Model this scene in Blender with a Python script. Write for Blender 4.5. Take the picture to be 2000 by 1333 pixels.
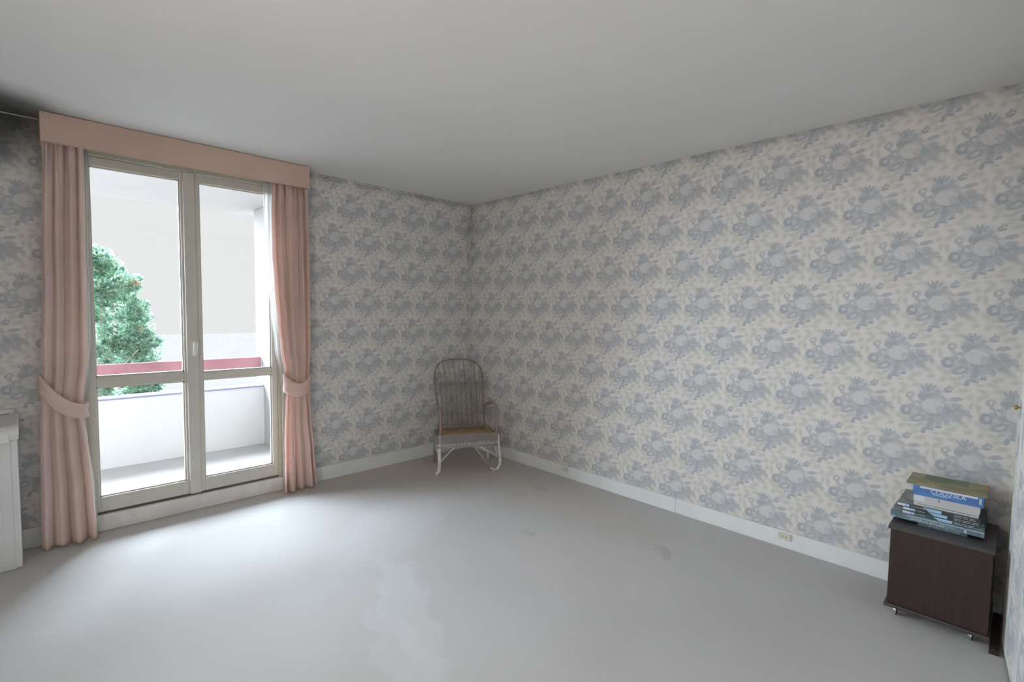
import bpy, bmesh, math, random
from mathutils import Vector, Matrix
random.seed(7)
C = bpy.context.scene.collection
for o in list(bpy.data.objects): bpy.data.objects.remove(o)
PI = math.pi

# ---------------------------------------------------------------- camera
def V(*a): return Vector(a)
yaw, pitch, roll = 0.7721, -0.0604, 0.0134
fwd = V(math.sin(yaw)*math.cos(pitch), math.cos(yaw)*math.cos(pitch), math.sin(pitch))
rt0 = V(math.cos(yaw), -math.sin(yaw), 0); up0 = rt0.cross(fwd)
rt = rt0*math.cos(roll)+up0*math.sin(roll); up = -rt0*math.sin(roll)+up0*math.cos(roll)
cd = bpy.data.cameras.new('camera'); cam = bpy.data.objects.new('camera', cd); C.objects.link(cam)
cd.sensor_width = 36; cd.lens = 36*971.56/2000; cd.clip_start = 0.005; cd.clip_end = 500
M = Matrix((rt, up, -fwd)).transposed().to_4x4(); M.translation = V(-3.2894, -3.9994, 1.4262)
cam.matrix_world = M
bpy.context.scene.camera = cam

# ---------------------------------------------------------------- world, sun, fill, exposure
W = bpy.data.worlds.new('world'); bpy.context.scene.world = W; W.use_nodes = True
bg = W.node_tree.nodes['Background']
bg.inputs['Color'].default_value = (0.985, 0.99, 1.0, 1); bg.inputs['Strength'].default_value = 0.86
sd = bpy.data.lights.new('sun', 'SUN'); sd.energy = 56.0; sd.angle = math.radians(85); sd.color = (0.78, 0.92, 1.08)
sun = bpy.data.objects.new('sun', sd); C.objects.link(sun)
sun.rotation_euler = V(0.22, -0.84, -0.44).to_track_quat('-Z', 'Y').to_euler()
# fill lamp added out of view at the left wall to brighten the room
ad = bpy.data.lights.new('room_fill_light', 'AREA'); ad.shape = 'RECTANGLE'; ad.size = 1.3; ad.size_y = 2.0
ad.energy = 29; ad.color = (1.0, 0.93, 0.86)
al = bpy.data.objects.new('room_fill_light', ad); C.objects.link(al)
al.location = (-4.20, -3.1, 1.10); al.rotation_euler = V(1.0, 0, 0).to_track_quat('-Z', 'Y').to_euler()
vs = bpy.context.scene.view_settings
bpy.context.scene.display_settings.display_device = 'sRGB'
vs.view_transform = 'Standard'; vs.look = 'None'; vs.gamma = 1; vs.exposure = 0.0; vs.use_curve_mapping = False

# ---------------------------------------------------------------- material helpers
class NT:
    def __init__(s, name, group=False):
        if group: s.t = bpy.data.node_groups.new(name, 'ShaderNodeTree')
        else:
            s.m = bpy.data.materials.new(name); s.m.use_nodes = True; s.t = s.m.node_tree
            s.b = s.t.nodes['Principled BSDF']
    def n(s, typ, **k):
        nd = s.t.nodes.new(typ)
        for a, v in k.items(): setattr(nd, a, v)
        return nd
    def l(s, a, b): s.t.links.new(a, b)
    def put(s, sock, v):
        if hasattr(v, 'is_output'): s.l(v, sock)
        elif v is not None:
            try: sock.default_value = v
            except Exception: sock.default_value = (v, v, v)
    def math(s, op, a, b=None, c=None, clamp=False):
        nd = s.n('ShaderNodeMath', operation=op); nd.use_clamp = clamp
        for i, v in enumerate((a, b, c)):
            if v is not None: s.put(nd.inputs[i], v)
        return nd.outputs[0]
    def noise(s, vec, scale, detail=3, rough=.5, out=0):
        nd = s.n('ShaderNodeTexNoise'); s.put(nd.inputs['Vector'], vec); nd.inputs['Scale'].default_value = scale
        nd.inputs['Detail'].default_value = detail; nd.inputs['Roughness'].default_value = rough
        return nd.outputs[out]
    def maprange(s, v, a, b, c=0., d=1., smooth=True):
        nd = s.n('ShaderNodeMapRange'); nd.interpolation_type = 'SMOOTHSTEP' if smooth else 'LINEAR'
        s.put(nd.inputs[0], v)
        for i, q in enumerate((a, b, c, d)): s.put(nd.inputs[i+1], q)
        return nd.outputs[0]
    def mix(s, f, a, b, mode='MIX'):
        nd = s.n('ShaderNodeMix', data_type='RGBA', blend_type=mode)
        s.put(nd.inputs[0], f)
        for i, v in ((6, a), (7, b)):
            if isinstance(v, tuple): v = (*v[:3], 1)
            s.put(nd.inputs[i], v)
        return nd.outputs[2]
    def bump(s, h, strength=.3, dist=.01):
        nd = s.n('ShaderNodeBump'); nd.inputs['Strength'].default_value = strength; nd.inputs['Distance'].default_value = dist
        s.l(h, nd.inputs['Height']); s.l(nd.outputs[0], s.b.inputs['Normal'])
    def pos(s): return s.n('ShaderNodeNewGeometry').outputs['Position']
    def obj(s): return s.n('ShaderNodeTexCoord').outputs['Object']

def paint(name, col, rough=.5, var=.06, scale=6, metallic=0, bump=0, spec=.5):
    m = NT(name); v = m.obj()
    f = m.noise(v, scale, 4)
    dk = tuple(c*(1-var) for c in col); lt = tuple(min(1, c*(1+var)) for c in col)
    m.l(m.mix(m.maprange(f, .3, .7), dk, lt), m.b.inputs['Base Color'])
    m.b.inputs['Roughness'].default_value = rough; m.b.inputs['Metallic'].default_value = metallic
    m.b.inputs['Specular IOR Level'].default_value = spec
    if bump: m.bump(m.noise(v, scale*12, 2), bump, .002)
    return m.m

# wallpaper: a half-drop repeat of rose bouquets, drawn with node-made ellipses
def wallpaper_group():
    g = NT('wallpaper_pattern', True)
    g.t.interface.new_socket('UV', in_out='INPUT', socket_type='NodeSocketVector')
    g.t.interface.new_socket('Color', in_out='OUTPUT', socket_type='NodeSocketColor')
    gi = g.n('NodeGroupInput'); go = g.n('NodeGroupOutput')
    P, Q, Z0 = .3054, .2611, 2.2725
    sp = g.n('ShaderNodeSeparateXYZ'); g.l(gi.outputs[0], sp.inputs[0])
    vq = g.math('MULTIPLY_ADD', sp.outputs[1], -1/Q, Z0/Q)
    r = g.math('FLOOR', g.math('ADD', vq, .455))
    vv = g.math('MULTIPLY', g.math('SUBTRACT', r, vq), Q)
    uq = g.math('SUBTRACT', g.math('MULTIPLY', sp.outputs[0], 1/P), g.math('MULTIPLY', r, .5))
    k = g.math('FLOOR', g.math('ADD', uq, .5))
    uu = g.math('MULTIPLY', g.math('SUBTRACT', uq, k), P)
    cb = g.n('ShaderNodeCombineXYZ'); g.l(uu, cb.inputs[0]); g.l(vv, cb.inputs[1])
    nz = g.n('ShaderNodeTexNoise'); g.l(cb.outputs[0], nz.inputs['Vector']); nz.inputs['Scale'].default_value = 70
    nz.inputs['Detail'].default_value = 3
    s1 = g.n('ShaderNodeVectorMath', operation='MULTIPLY_ADD'); g.l(nz.outputs['Color'], s1.inputs[0])
    s1.inputs[1].default_value = (.015, .015, 0); g.l(cb.outputs[0], s1.inputs[2])
    s2 = g.n('ShaderNodeVectorMath', operation='SUBTRACT'); g.l(s1.outputs[0], s2.inputs[0]); s2.inputs[1].default_value = (.0075, .0075, 0)
    co = s2.outputs[0]
    def ell(acc, cx, cy, rx, ry, rot, level, f=1., soft=.35):
        mp = g.n('ShaderNodeMapping', vector_type='TEXTURE'); g.l(co, mp.inputs[0])
        mp.inputs[1].default_value = (cx, cy, 0); mp.inputs[2].default_value = (0, 0, math.radians(rot)); mp.inputs[3].default_value = (rx, ry, 1)
        gr = g.n('ShaderNodeTexGradient', gradient_type='SPHERICAL'); g.l(mp.outputs[0], gr.inputs[0])
        fac = g.maprange(gr.outputs[1], 0., soft, 0., f)
        mx = g.n('ShaderNodeMix', data_type='FLOAT'); g.l(fac, mx.inputs[0]); g.put(mx.inputs[2], acc); mx.inputs[3].default_value = level
        return mx.outputs[0]
    # beige-green ghost foliage
    G = 0.0
    for a in [(-.130,.070,.032,.014,35),(-.128,.100,.026,.012,-20),(-.135,-.060,.026,.016,-30),(-.105,-.080,.034,.014,20),(-.080,-.112,.034,.013,-15),
              (-.125,-.115,.022,.012,50),(.075,-.100,.034,.014,30),(.055,-.128,.030,.010,-10),(.115,-.070,.032,.016,-35),(.135,-.105,.020,.012,20),
              (.138,-.035,.014,.020,0),(.105,.095,.032,.013,20),(.132,.065,.018,.014,60),(.075,.118,.024,.009,-20),(-.070,.108,.030,.012,10),
              (-.140,.015,.012,.032,10),(.140,.025,.012,.022,-10),(.095,-.040,.020,.034,-35),(-.065,-.135,.030,.008,0),(.012,-.134,.02,.007,0)]:
        G = ell(G, a[0], a[1], a[2]*1.3, a[3]*1.5, a[4], .95, .9, .78)
    D = 0.0
    E = [ # cx, cy, rx, ry, rot, level, f, soft
      (.004,-.020,.098,.084,-8,.56,.9,.7), (-.016,.070,.066,.054,10,.50,.85,.7), (-.075,-.030,.056,.054,0,.50,.8,.7), (.080,-.012,.060,.050,-15,.50,.8,.7),
      (-.020,-.085,.050,.050,0,.38,.7,.75),
      # leaves under the rose, fanned out
      (.062,-.020,.020,.036,35,.86,.9,.45), (.080,-.040,.016,.034,60,.62,.8,.5), (.046,-.056,.016,.036,25,.74,.85,.45), (.020,-.070,.017,.038,8,.62,.8,.5),
      (-.008,-.072,.018,.040,-6,.88,.85,.45), (-.030,-.058,.014,.030,-25,.60,.8,.5), (.100,-.058,.012,.024,70,.50,.7,.6),
      # ringed leaf low left and its light spots
      (-.062,-.066,.036,.021,30,.88,.9,.35), (-.060,-.065,.021,.009,30,.22,.85,.5), (-.088,-.052,.018,.016,10,.66,.8,.5),
      # left bud
      (-.111,-.030,.024,.030,5,.95,.95,.32), (-.107,-.028,.012,.015,20,.30,.9,.55), (-.088,-.008,.017,.014,-20,.74,.85,.45),
      (-.070,.010,.017,.017,0,.86,.85,.4), (-.068,.004,.011,.011,0,.15,.9,.6), (-.050,-.020,.024,.018,20,.78,.85,.5), (-.052,.020,.013,.012,0,.58,.8,.5),
      # small round flower high left on its stem
      (-.099,.050,.018,.020,0,.80,.9,.4), (-.098,.051,.009,.010,0,.05,.95,.5), (-.092,.026,.011,.015,20,.74,.8,.5), (-.084,.060,.008,.016,15,.55,.8,.5),
      # dark leaves above the rose
      (-.048,.046,.015,.024,30,.88,.9,.4), (-.026,.056,.022,.013,-5,.90,.9,.4), (-.002,.060,.018,.014,15,.74,.85,.45), (.024,.056,.020,.010,10,.66,.85,.5),
      (-.044,.072,.013,.015,-15,.66,.8,.5), (.012,.076,.012,.016,-20,.74,.85,.45), (.040,.044,.016,.010,-20,.70,.8,.5),
      # fan of pointed leaves at the top
      (-.026,.088,.011,.020,5,.88,.9,.4), (-.046,.094,.007,.020,38,.80,.9,.45), (-.034,.106,.006,.020,14,.84,.9,.45), (-.018,.108,.006,.019,-8,.80,.9,.45), (-.004,.098,.007,.019,-38,.80,.9,.45),
      # buds high right
      (.046,.100,.016,.008,35,.84,.9,.4), (.062,.104,.014,.008,-35,.80,.9,.4), (.052,.086,.019,.008,5,.84,.9,.4), (.054,.112,.006,.010,0,.74,.8,.5), (.030,.082,.010,.006,30,.5,.8,.5),
      # right leaf, right sprig
      (.084,.050,.032,.012,12,.78,.9,.4), (.086,.018,.024,.018,-10,.74,.85,.5), (.096,-.004,.024,.012,5,.84,.9,.4), (.122,-.006,.018,.009,15,.74,.85,.45),
      (.130,-.022,.017,.008,-30,.72,.85,.45), (.108,-.022,.016,.009,-20,.58,.8,.5),
      # drooping sprays below
      (-.034,-.126,.012,.022,-8,.90,.9,.4), (-.022,-.106,.010,.016,10,.66,.8,.5), (-.008,-.114,.019,.008,-16,.86,.9,.4), (.022,-.100,.014,.008,12,.98,.95,.4), (.006,-.104,.012,.005,10,.7,.8,.5),
      (-.052,-.098,.020,.010,25,.60,.75,.5),
      # the rose: dark rim, pale petals, shaded right side
      (.006,-.004,.050,.043,0,.92,.95,.28), (-.002,.004,.044,.037,5,.14,.97,.22), (.028,-.010,.022,.026,25,.62,.9,.4), (.024,-.012,.010,.013,20,.36,.8,.5),
      (.022,.016,.016,.010,-20,.20,.8,.5), (-.026,.010,.007,.020,20,.34,.8,.5), (-.006,.022,.022,.006,-5,.28,.8,.5), (-.012,-.018,.018,.006,-12,.36,.8,.5), (.002,.006,.006,.014,15,.28,.7,.5),
      ]
    for (cx, cy, rx, ry, rot, lv, f, sf) in E: D = ell(D, cx, cy, rx*1.12, ry*1.12, rot, lv, f*.97, sf)
    L = ell(0.0, -.008, .006, .036, .032, 5, 1.0, .30, .8)
    fn = g.n('ShaderNodeTexNoise'); g.l(cb.outputs[0], fn.inputs['Vector']); fn.inputs['Scale'].default_value = 150; fn.inputs['Detail'].default_value = 2
    hv = g.math('MULTIPLY_ADD', fn.outputs[0], 1.3, .35)
    D2 = g.math('MULTIPLY', D, hv, clamp=True)
    c = g.mix(g.math('MULTIPLY', G, hv, clamp=True), (.74, .70, .665), (.585, .570, .515))
    c = g.mix(D2, c, (.375, .408, .440))
    c = g.mix(L, c, (.63, .65, .665))
    g.l(c, go.inputs[0])
    return g.t
WPG = wallpaper_group()
def dark_patch(m, p, c):    # soft-edged dark patch on ceiling and wall above the radiator
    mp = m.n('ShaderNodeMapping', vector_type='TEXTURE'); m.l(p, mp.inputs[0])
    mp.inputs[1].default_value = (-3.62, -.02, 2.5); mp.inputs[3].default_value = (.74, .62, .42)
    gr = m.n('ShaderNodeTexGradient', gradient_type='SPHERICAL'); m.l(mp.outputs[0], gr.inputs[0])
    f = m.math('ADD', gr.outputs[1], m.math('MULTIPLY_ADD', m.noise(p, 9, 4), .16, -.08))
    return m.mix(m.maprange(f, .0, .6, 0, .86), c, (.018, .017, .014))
def wallpaper(name, axis, sign, off):
    m = NT(name); p = m.pos(); sp = m.n('ShaderNodeSeparateXYZ'); m.l(p, sp.inputs[0])
    u = m.math('MULTIPLY_ADD', sp.outputs[axis], sign, off)
    cb = m.n('ShaderNodeCombineXYZ'); m.l(u, cb.inputs[0]); m.l(sp.outputs[2], cb.inputs[1])
    g = m.n('ShaderNodeGroup'); g.node_tree = WPG; m.l(cb.outputs[0], g.inputs[0])
    cc = dark_patch(m, p, g.outputs[0]) if name == 'wallpaper_front' else g.outputs[0]
    if name in ('wallpaper_front', 'wallpaper_right'):      # dirty top edge and blotchy darkening towards the corner seam
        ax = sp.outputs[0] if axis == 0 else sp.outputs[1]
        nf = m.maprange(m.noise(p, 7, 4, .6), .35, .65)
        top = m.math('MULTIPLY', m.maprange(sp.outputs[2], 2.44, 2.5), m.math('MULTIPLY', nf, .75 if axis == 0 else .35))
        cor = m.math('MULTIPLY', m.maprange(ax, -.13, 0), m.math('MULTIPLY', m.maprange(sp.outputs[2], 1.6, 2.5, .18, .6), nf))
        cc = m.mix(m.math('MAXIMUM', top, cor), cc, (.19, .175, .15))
    m.l(cc, m.b.inputs['Base Color']); m.b.inputs['Roughness'].default_value = .75
    m.b.inputs['Specular IOR Level'].default_value = .2
    return m.m
wp_right = wallpaper('wallpaper_right', 1, -1, -.1901)
wp_front = wallpaper('wallpaper_front', 0, 1, .0737)
wp_left = wallpaper('wallpaper_left', 1, 1, .02)
wp_back = wallpaper('wallpaper_back', 0, -1, .05)

def carpet_mat():
    m = NT('beige_carpet'); p = m.pos()
    c = m.mix(m.maprange(m.noise(p, 1.3, 4), .35, .65), (.525, .500, .475), (.560, .540, .520))
    def spot(c, x, y, rx, ry, rot, col, f, soft=.5):
        nz = m.n('ShaderNodeTexNoise'); m.l(p, nz.inputs['Vector']); nz.inputs['Scale'].default_value = 5; nz.inputs['Detail'].default_value = 4
        a = m.n('ShaderNodeVectorMath', operation='MULTIPLY_ADD'); m.l(nz.outputs['Color'], a.inputs[0]); a.inputs[1].default_value = (.28, .28, 0); m.l(p, a.inputs[2])
        mp = m.n('ShaderNodeMapping', vector_type='TEXTURE'); m.l(a.outputs[0], mp.inputs[0])
        mp.inputs[1].default_value = (x+.14, y+.14, 0); mp.inputs[2].default_value = (0, 0, math.radians(rot)); mp.inputs[3].default_value = (rx, ry, 50)
        gr = m.n('ShaderNodeTexGradient', gradient_type='SPHERICAL'); m.l(mp.outputs[0], gr.inputs[0])
        return m.mix(m.maprange(gr.outputs[1], 0, soft, 0, f), c, col)
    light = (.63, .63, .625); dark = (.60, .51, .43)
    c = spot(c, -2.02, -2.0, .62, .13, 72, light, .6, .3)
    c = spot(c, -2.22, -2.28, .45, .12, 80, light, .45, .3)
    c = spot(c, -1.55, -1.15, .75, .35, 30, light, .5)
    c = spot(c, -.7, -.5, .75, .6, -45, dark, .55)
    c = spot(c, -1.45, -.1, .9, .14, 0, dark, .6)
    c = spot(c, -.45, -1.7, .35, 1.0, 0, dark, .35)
    c = spot(c, -1.05, -2.3, .5, .7, 15, (.60, .54, .51), .4)
    c = spot(c, -.62, -2.55, .14, .05, 70, (.38, .35, .33), .5)
    c = spot(c, -1.02, -1.86, .05, .035, 0, (.40, .36, .34), .5)
    c = spot(c, -.36, -1.35, .12, .05, 80, (.38, .35, .33), .5)
    fine = m.noise(p, 260, 3, .7)
    c = m.mix(m.maprange(fine, .3, .7, 0, .35), c, (.47, .45, .43))
    m.l(c, m.b.inputs['Base Color']); m.b.inputs['Roughness'].default_value = .95; m.b.inputs['Specular IOR Level'].default_value = .1
    m.b.inputs['Sheen Weight'].default_value = .25
    h = m.math('MULTIPLY_ADD', m.noise(p, 18, 4, .6), .8, fine)
    m.bump(h, .35, .006)
    return m.m
carpet = carpet_mat()
def ceiling_mat():
    m = NT('ceiling_white'); p = m.pos()
    c = m.mix(m.maprange(m.noise(p, .8, 3), .3, .7), (.765, .76, .75), (.79, .785, .775))
    c = dark_patch(m, p, c)
    m.l(c, m.b.inputs['Base Color']); m.b.inputs['Roughness'].default_value = .9; m.b.inputs['Specular IOR Level'].default_value = .1
    m.bump(m.noise(p, 90, 3), .08, .003); return m.m
ceil_m = ceiling_mat()
cream = paint('cream_gloss_paint', (.60, .57, .50), .35, .04)
olive = paint('aged_cream_paint', (.50, .48, .38), .45, .05)
bbm = paint('baseboard_paint', (.76, .78, .77), .4, .03)
sillm = paint('threshold_paint', (.76, .74, .70), .45, .06, 9)
darkgap = paint('dark_gap', (.10, .09, .08), .8)
white = paint('white_enamel', (.78, .79, .78), .28, .02)
plaster = paint('outside_white_render', (.60, .57, .555), .9, .02, 3, spec=0)
plaster_b = paint('soffit_paint', (.60, .57, .54), .9, .02, 3, spec=0)
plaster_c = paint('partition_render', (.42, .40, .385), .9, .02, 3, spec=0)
maroon = paint('maroon_rail_paint', (.36, .17, .185), .8, .16, 2.5, spec=0)
coping = paint('blue_grey_coping', (.25, .26, .36), .8, spec=0)
brownv = None
def wood_dark():
    m = NT('dark_brown_veneer'); v = m.obj()
    mp = m.n('ShaderNodeMapping'); m.l(v, mp.inputs[0]); mp.inputs[3].default_value = (60, 60, 2.5)
    f = m.noise(mp.outputs[0], 1, 5, .6)
    m.l(m.mix(m.maprange(f, .3, .7), (.036, .022, .020), (.046, .029, .025)), m.b.inputs['Base Color'])
    m.b.inputs['Roughness'].default_value = .5; m.b.inputs['Specular IOR Level'].default_value = .3; return m.m
brownv = wood_dark()
brown_top = paint('dark_brown_top', (.060, .050, .050), .33, .12, 20)
chrome = paint('bright_metal', (.72, .72, .70), .22, .03, metallic=.9)
rubber = paint('black_rubber', (.02, .02, .02), .7)
brass = paint('brass', (.42, .27, .14), .3, .1, metallic=.9)
ivory = paint('ivory_plastic', (.66, .63, .52), .4, .03)
handlem = paint('cream_handle', (.82, .83, .74), .25, .03)

def fabric(name, col, trans=.25, weave=900):
    m = NT(name); v = m.obj()
    f = m.noise(v, 3, 3)
    c = m.mix(m.maprange(f, .3, .7), tuple(q*.94 for q in col), tuple(min(1, q*1.05) for q in col))
    m.l(c, m.b.inputs['Base Color']); m.b.inputs['Roughness'].default_value = .9; m.b.inputs['Specular IOR Level'].default_value = .1
    m.b.inputs['Sheen Weight'].default_value = .2
    m.bump(m.noise(v, 220, 2, .7), .12, .002)
    tr = m.n('ShaderNodeBsdfTranslucent'); m.l(c, tr.inputs[0])
    ms = m.n('ShaderNodeMixShader'); ms.inputs[0].default_value = trans
    m.l(m.b.outputs[0], ms.inputs[1]); m.l(tr.outputs[0], ms.inputs[2])
    m.l(ms.outputs[0], m.t.nodes['Material Output'].inputs['Surface']); return m.m
pink = fabric('pale_pink_drape_fabric', (.88, .735, .665), .40)
pink_r = fabric('pink_drape_fabric', (.88, .69, .625), .40)
pinkp = fabric('pink_pelmet_fabric', (.66, .49, .405), .05)
def sheer_mat():
    m = NT('white_voile'); t = m.t
    d = m.n('ShaderNodeBsdfDiffuse'); d.inputs[0].default_value = (.9, .9, .88, 1)
    tl = m.n('ShaderNodeBsdfTranslucent'); tl.inputs[0].default_value = (.9, .9, .88, 1)
    tp = m.n('ShaderNodeBsdfTransparent')
    a = m.n('ShaderNodeMixShader'); a.inputs[0].default_value = .5; m.l(d.outputs[0], a.inputs[1]); m.l(tl.outputs[0], a.inputs[2])
    b = m.n('ShaderNodeMixShader'); m.l(m.maprange(m.noise(m.obj(), 500, 1), .3, .7, .25, .45), b.inputs[0])
    m.l(a.outputs[0], b.inputs[1]); m.l(tp.outputs[0], b.inputs[2]); m.l(b.outputs[0], t.nodes['Material Output'].inputs[0]); return m.m
voile = sheer_mat()
def glass_mat():
    m = NT('window_glass')
    tp = m.n('ShaderNodeBsdfTransparent'); tp.inputs[0].default_value = (.99, .995, .99, 1)
    gl = m.n('ShaderNodeBsdfGlossy'); gl.inputs['Roughness'].default_value = .02
    lw = m.n('ShaderNodeLayerWeight'); lw.inputs[0].default_value = .5
    ff = m.math('MULTIPLY_ADD', m.math('POWER', lw.outputs['Facing'], 5.), .5, .02)
    ms = m.n('ShaderNodeMixShader'); m.l(ff, ms.inputs[0]); m.l(tp.outputs[0], ms.inputs[1]); m.l(gl.outputs[0], ms.inputs[2])
    m.l(ms.outputs[0], m.t.nodes['Material Output'].inputs[0]); return m.m
glass = glass_mat()

# ---------------------------------------------------------------- geometry helpers
def B(): return bmesh.new()
def box(bm, x0, x1, y0, y1, z0, z1, bev=0):
    b2 = bmesh.new(); bmesh.ops.create_cube(b2, size=1)
    for v in b2.verts: v.co = V(x0+(x1-x0)*(v.co.x+.5), y0+(y1-y0)*(v.co.y+.5), z0+(z1-z0)*(v.co.z+.5))
    if bev: bmesh.ops.bevel(b2, geom=b2.edges[:], offset=bev, segments=2, affect='EDGES', profile=.5)
    merge(bm, b2); return bm
def merge(bm, b2, mat=None):
    if mat is not None: bmesh.ops.transform(b2, matrix=mat, verts=b2.verts[:])
    me = bpy.data.meshes.new('t'); b2.to_mesh(me); b2.free(); bm.from_mesh(me); bpy.data.meshes.remove(me)
def tube(bm, pts, r, seg=8, smooth_n=0, cap=True):
    pts = [Vector(p) for p in pts]
    rs = list(r) if isinstance(r, (list, tuple)) else [r]*len(pts)
    if smooth_n:
        q, qr = [], []
        n = len(pts)
        for i in range(n-1):
            p0, p1, p2, p3 = pts[max(i-1, 0)], pts[i], pts[i+1], pts[min(i+2, n-1)]
            for k in range(smooth_n):
                t = k/smooth_n
                q.append(.5*((2*p1)+(p2-p0)*t+(2*p0-5*p1+4*p2-p3)*t*t+(3*p1-p0-3*p2+p3)*t**3)); qr.append(rs[i]*(1-t)+rs[i+1]*t)
        q.append(pts[-1]); qr.append(rs[-1]); pts, rs = q, qr
    n = len(pts); rings = []
    tg = (pts[1]-pts[0]).normalized(); nr = tg.orthogonal().normalized()
    for i in range(n):
        t2 = (pts[min(i+1, n-1)]-pts[max(i-1, 0)]).normalized()
        nr = (nr-t2*nr.dot(t2)).normalized(); bi = t2.cross(nr)
        rings.append([bm.verts.new(pts[i]+(nr*math.cos(2*PI*k/seg)+bi*math.sin(2*PI*k/seg))*rs[i]) for k in range(seg)])
    for i in range(n-1):
        for k in range(seg):
            f = bm.faces.new((rings[i][k], rings[i][(k+1) % seg], rings[i+1][(k+1) % seg], rings[i+1][k])); f.smooth = True
    if cap:
        bm.faces.new(rings[0][::-1]); bm.faces.new(rings[-1])
    return bm
def lathe(bm, prof, mat=Matrix.Identity(4), seg=20):
    rings = []
    for r, z in prof: rings.append([bm.verts.new(mat @ V(max(r, 1e-5)*math.cos(2*PI*k/seg), max(r, 1e-5)*math.sin(2*PI*k/seg), z)) for k in range(seg)])
    for i in range(len(rings)-1):
        for k in range(seg):
            f = bm.faces.new((rings[i][k], rings[i][(k+1) % seg], rings[i+1][(k+1) % seg], rings[i+1][k])); f.smooth = True
    bm.faces.new(rings[0][::-1]); bm.faces.new(rings[-1]); return bm
def obj(name, bm, mat, parent=None, kind=None, loc=None):
    me = bpy.data.meshes.new(name); bmesh.ops.recalc_face_normals(bm, faces=bm.faces[:]) ; bm.to_mesh(me); bm.free()
    o = bpy.data.objects.new(name, me); C.objects.link(o)
    if mat: me.materials.append(mat)
    if parent: o.parent = parent
    if kind: o['kind'] = kind
    if loc: o.location = loc
    return o
def thing(name, label, cat, loc=(0, 0, 0), group=None, kind=None, rz=0):
    o = bpy.data.objects.new(name, None); C.objects.link(o); o.location = loc; o.rotation_euler.z = rz
    o.empty_display_size = .05
    if label: o['label'] = label
    if cat: o['category'] = cat
    if group: o['group'] = group
    if kind: o['kind'] = kind
    return o
def tag(o, label, cat, group=None):
    o['label'] = label; o['category'] = cat
    if group: o['group'] = group
    return o
def off(bm, loc):  # shift a mesh so that it can sit under an empty at loc
    bmesh.ops.translate(bm, vec=-Vector(loc), verts=bm.verts[:]); return bm
def text(name, body, size, origin, mat, parent, sx=1.0, ploc=(0, 0, 0), thick=.0003):
    cu = bpy.data.curves.new(name, 'FONT'); cu.body = body; cu.size = size; cu.extrude = thick
    t = bpy.data.objects.new(name, cu); C.objects.link(t)
    dg = bpy.context.evaluated_depsgraph_get(); me = bpy.data.meshes.new_from_object(t.evaluated_get(dg))
    bpy.data.objects.remove(t); bpy.data.curves.remove(cu)
    R = Matrix(((0, 0, -1, 0), (-1, 0, 0, 0), (0, 1, 0, 0), (0, 0, 0, 1)))   # reads along -y on a face looking to -x
    me.transform(Matrix.Translation(Vector(origin)-Vector(ploc)) @ R @ Matrix.Diagonal((sx, 1, 1, 1)))
    me.materials.clear(); me.materials.append(mat)
    o = bpy.data.objects.new(name, me); C.objects.link(o); o.parent = parent; return o

# ================================================================ ROOM SHELL
H = 2.5; XL = -4.25; YB = -4.16
obj('floor', box(B(), XL-.2, .2, YB-.2, .0, -.12, 0), carpet, kind='structure')
obj('ceiling', box(B(), XL-.2, .2, YB-.2, .2, H, H+.15), ceil_m, kind='structure')
OX0, OX1, OZ1 = -3.075, -1.875, 2.40
b = B(); box(b, XL-.2, OX0, 0, .2, 0, H); box(b, OX1, .2, 0, .2, 0, H); box(b, OX0, OX1, 0, .2, OZ1, H)
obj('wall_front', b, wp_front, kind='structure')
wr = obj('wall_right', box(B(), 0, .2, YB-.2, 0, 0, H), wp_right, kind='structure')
obj('wall_left', box(B(), XL-.2, XL, YB-.2, 0, 0, H), wp_left, kind='structure')
obj('wall_back', box(B(), XL-.2, .2, YB-.2, YB, 0, H), wp_back, kind='structure')
# little torn flap in the right-hand paper
b = B(); pts = [(-.002, -1.335, .705), (-.010, -1.375, .700), (-.012, -1.42, .690), (-.002, -1.455, .688)]
lo = [(-.001, -1.335, .699), (-.002, -1.375, .690), (-.002, -1.42, .682), (-.001, -1.455, .686)]
vs_ = [b.verts.new(p) for p in pts]+[b.verts.new(p) for p in lo]
for i in range(3): b.faces.new((vs_[i], vs_[i+1], vs_[i+5], vs_[i+4]))
o = obj('torn_flap', b, paint('torn_paper', (.74, .73, .70), .8), wr); o['label'] = 'small torn white flap of wallpaper'
# baseboards
bb = B(); box(bb, XL, OX0-.03, -.016, 0, 0, .116, .003)
bl = obj('baseboard_front', bb, bbm, kind='structure')
obj('board', box(B(), OX1+.03, -.016, -.016, 0, 0, .118, .003), bbm, bl)
br = obj('baseboard_right', box(B(), -.016, 0, -2.331, -.0, 0, .103, .003), bbm, kind='structure')
obj('board', box(B(), -.016, 0, -4.0, -2.3335, 0, .103, .003), bbm, br)
obj('baseboard_left', box(B(), XL, XL+.016, YB, -.016, 0, .11, .003), bbm, kind='structure')
obj('baseboard_back', box(B(), XL+.016, -1.5, YB, YB+.016, 0, .11, .003), bbm, kind='structure')
# paper strip under the ceiling and the seam strip in the corner
b = B()
x = -1.70
while x < -.02:
    w = random.uniform(.04, .09); z = H-.011-random.uniform(0, .004)
    box(b, x, min(x+w*.92, -.005), -.0025, 0, z, z+random.uniform(.004, .007)); x += w
obj('trim_1', b, paint('pale_paper_edge', (.70, .68, .65), .8, .15, 30), kind='structure')
b = B(); box(b, XL, -3.21, -.0025, 0, H-.016, H-.0115); obj('trim_2', b, paint('pale_paper_edge_b', (.6, .58, .56), .8, .15, 30), kind='structure')
obj('trim_3', tube(B(), [(-.010, -.006, .12), (-.008, -.007, 1.3), (-.009, -.006, H)], .0035, 6), paint('seam_paper', (.80, .79, .74), .8, .1, 20), kind='structure')

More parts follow.
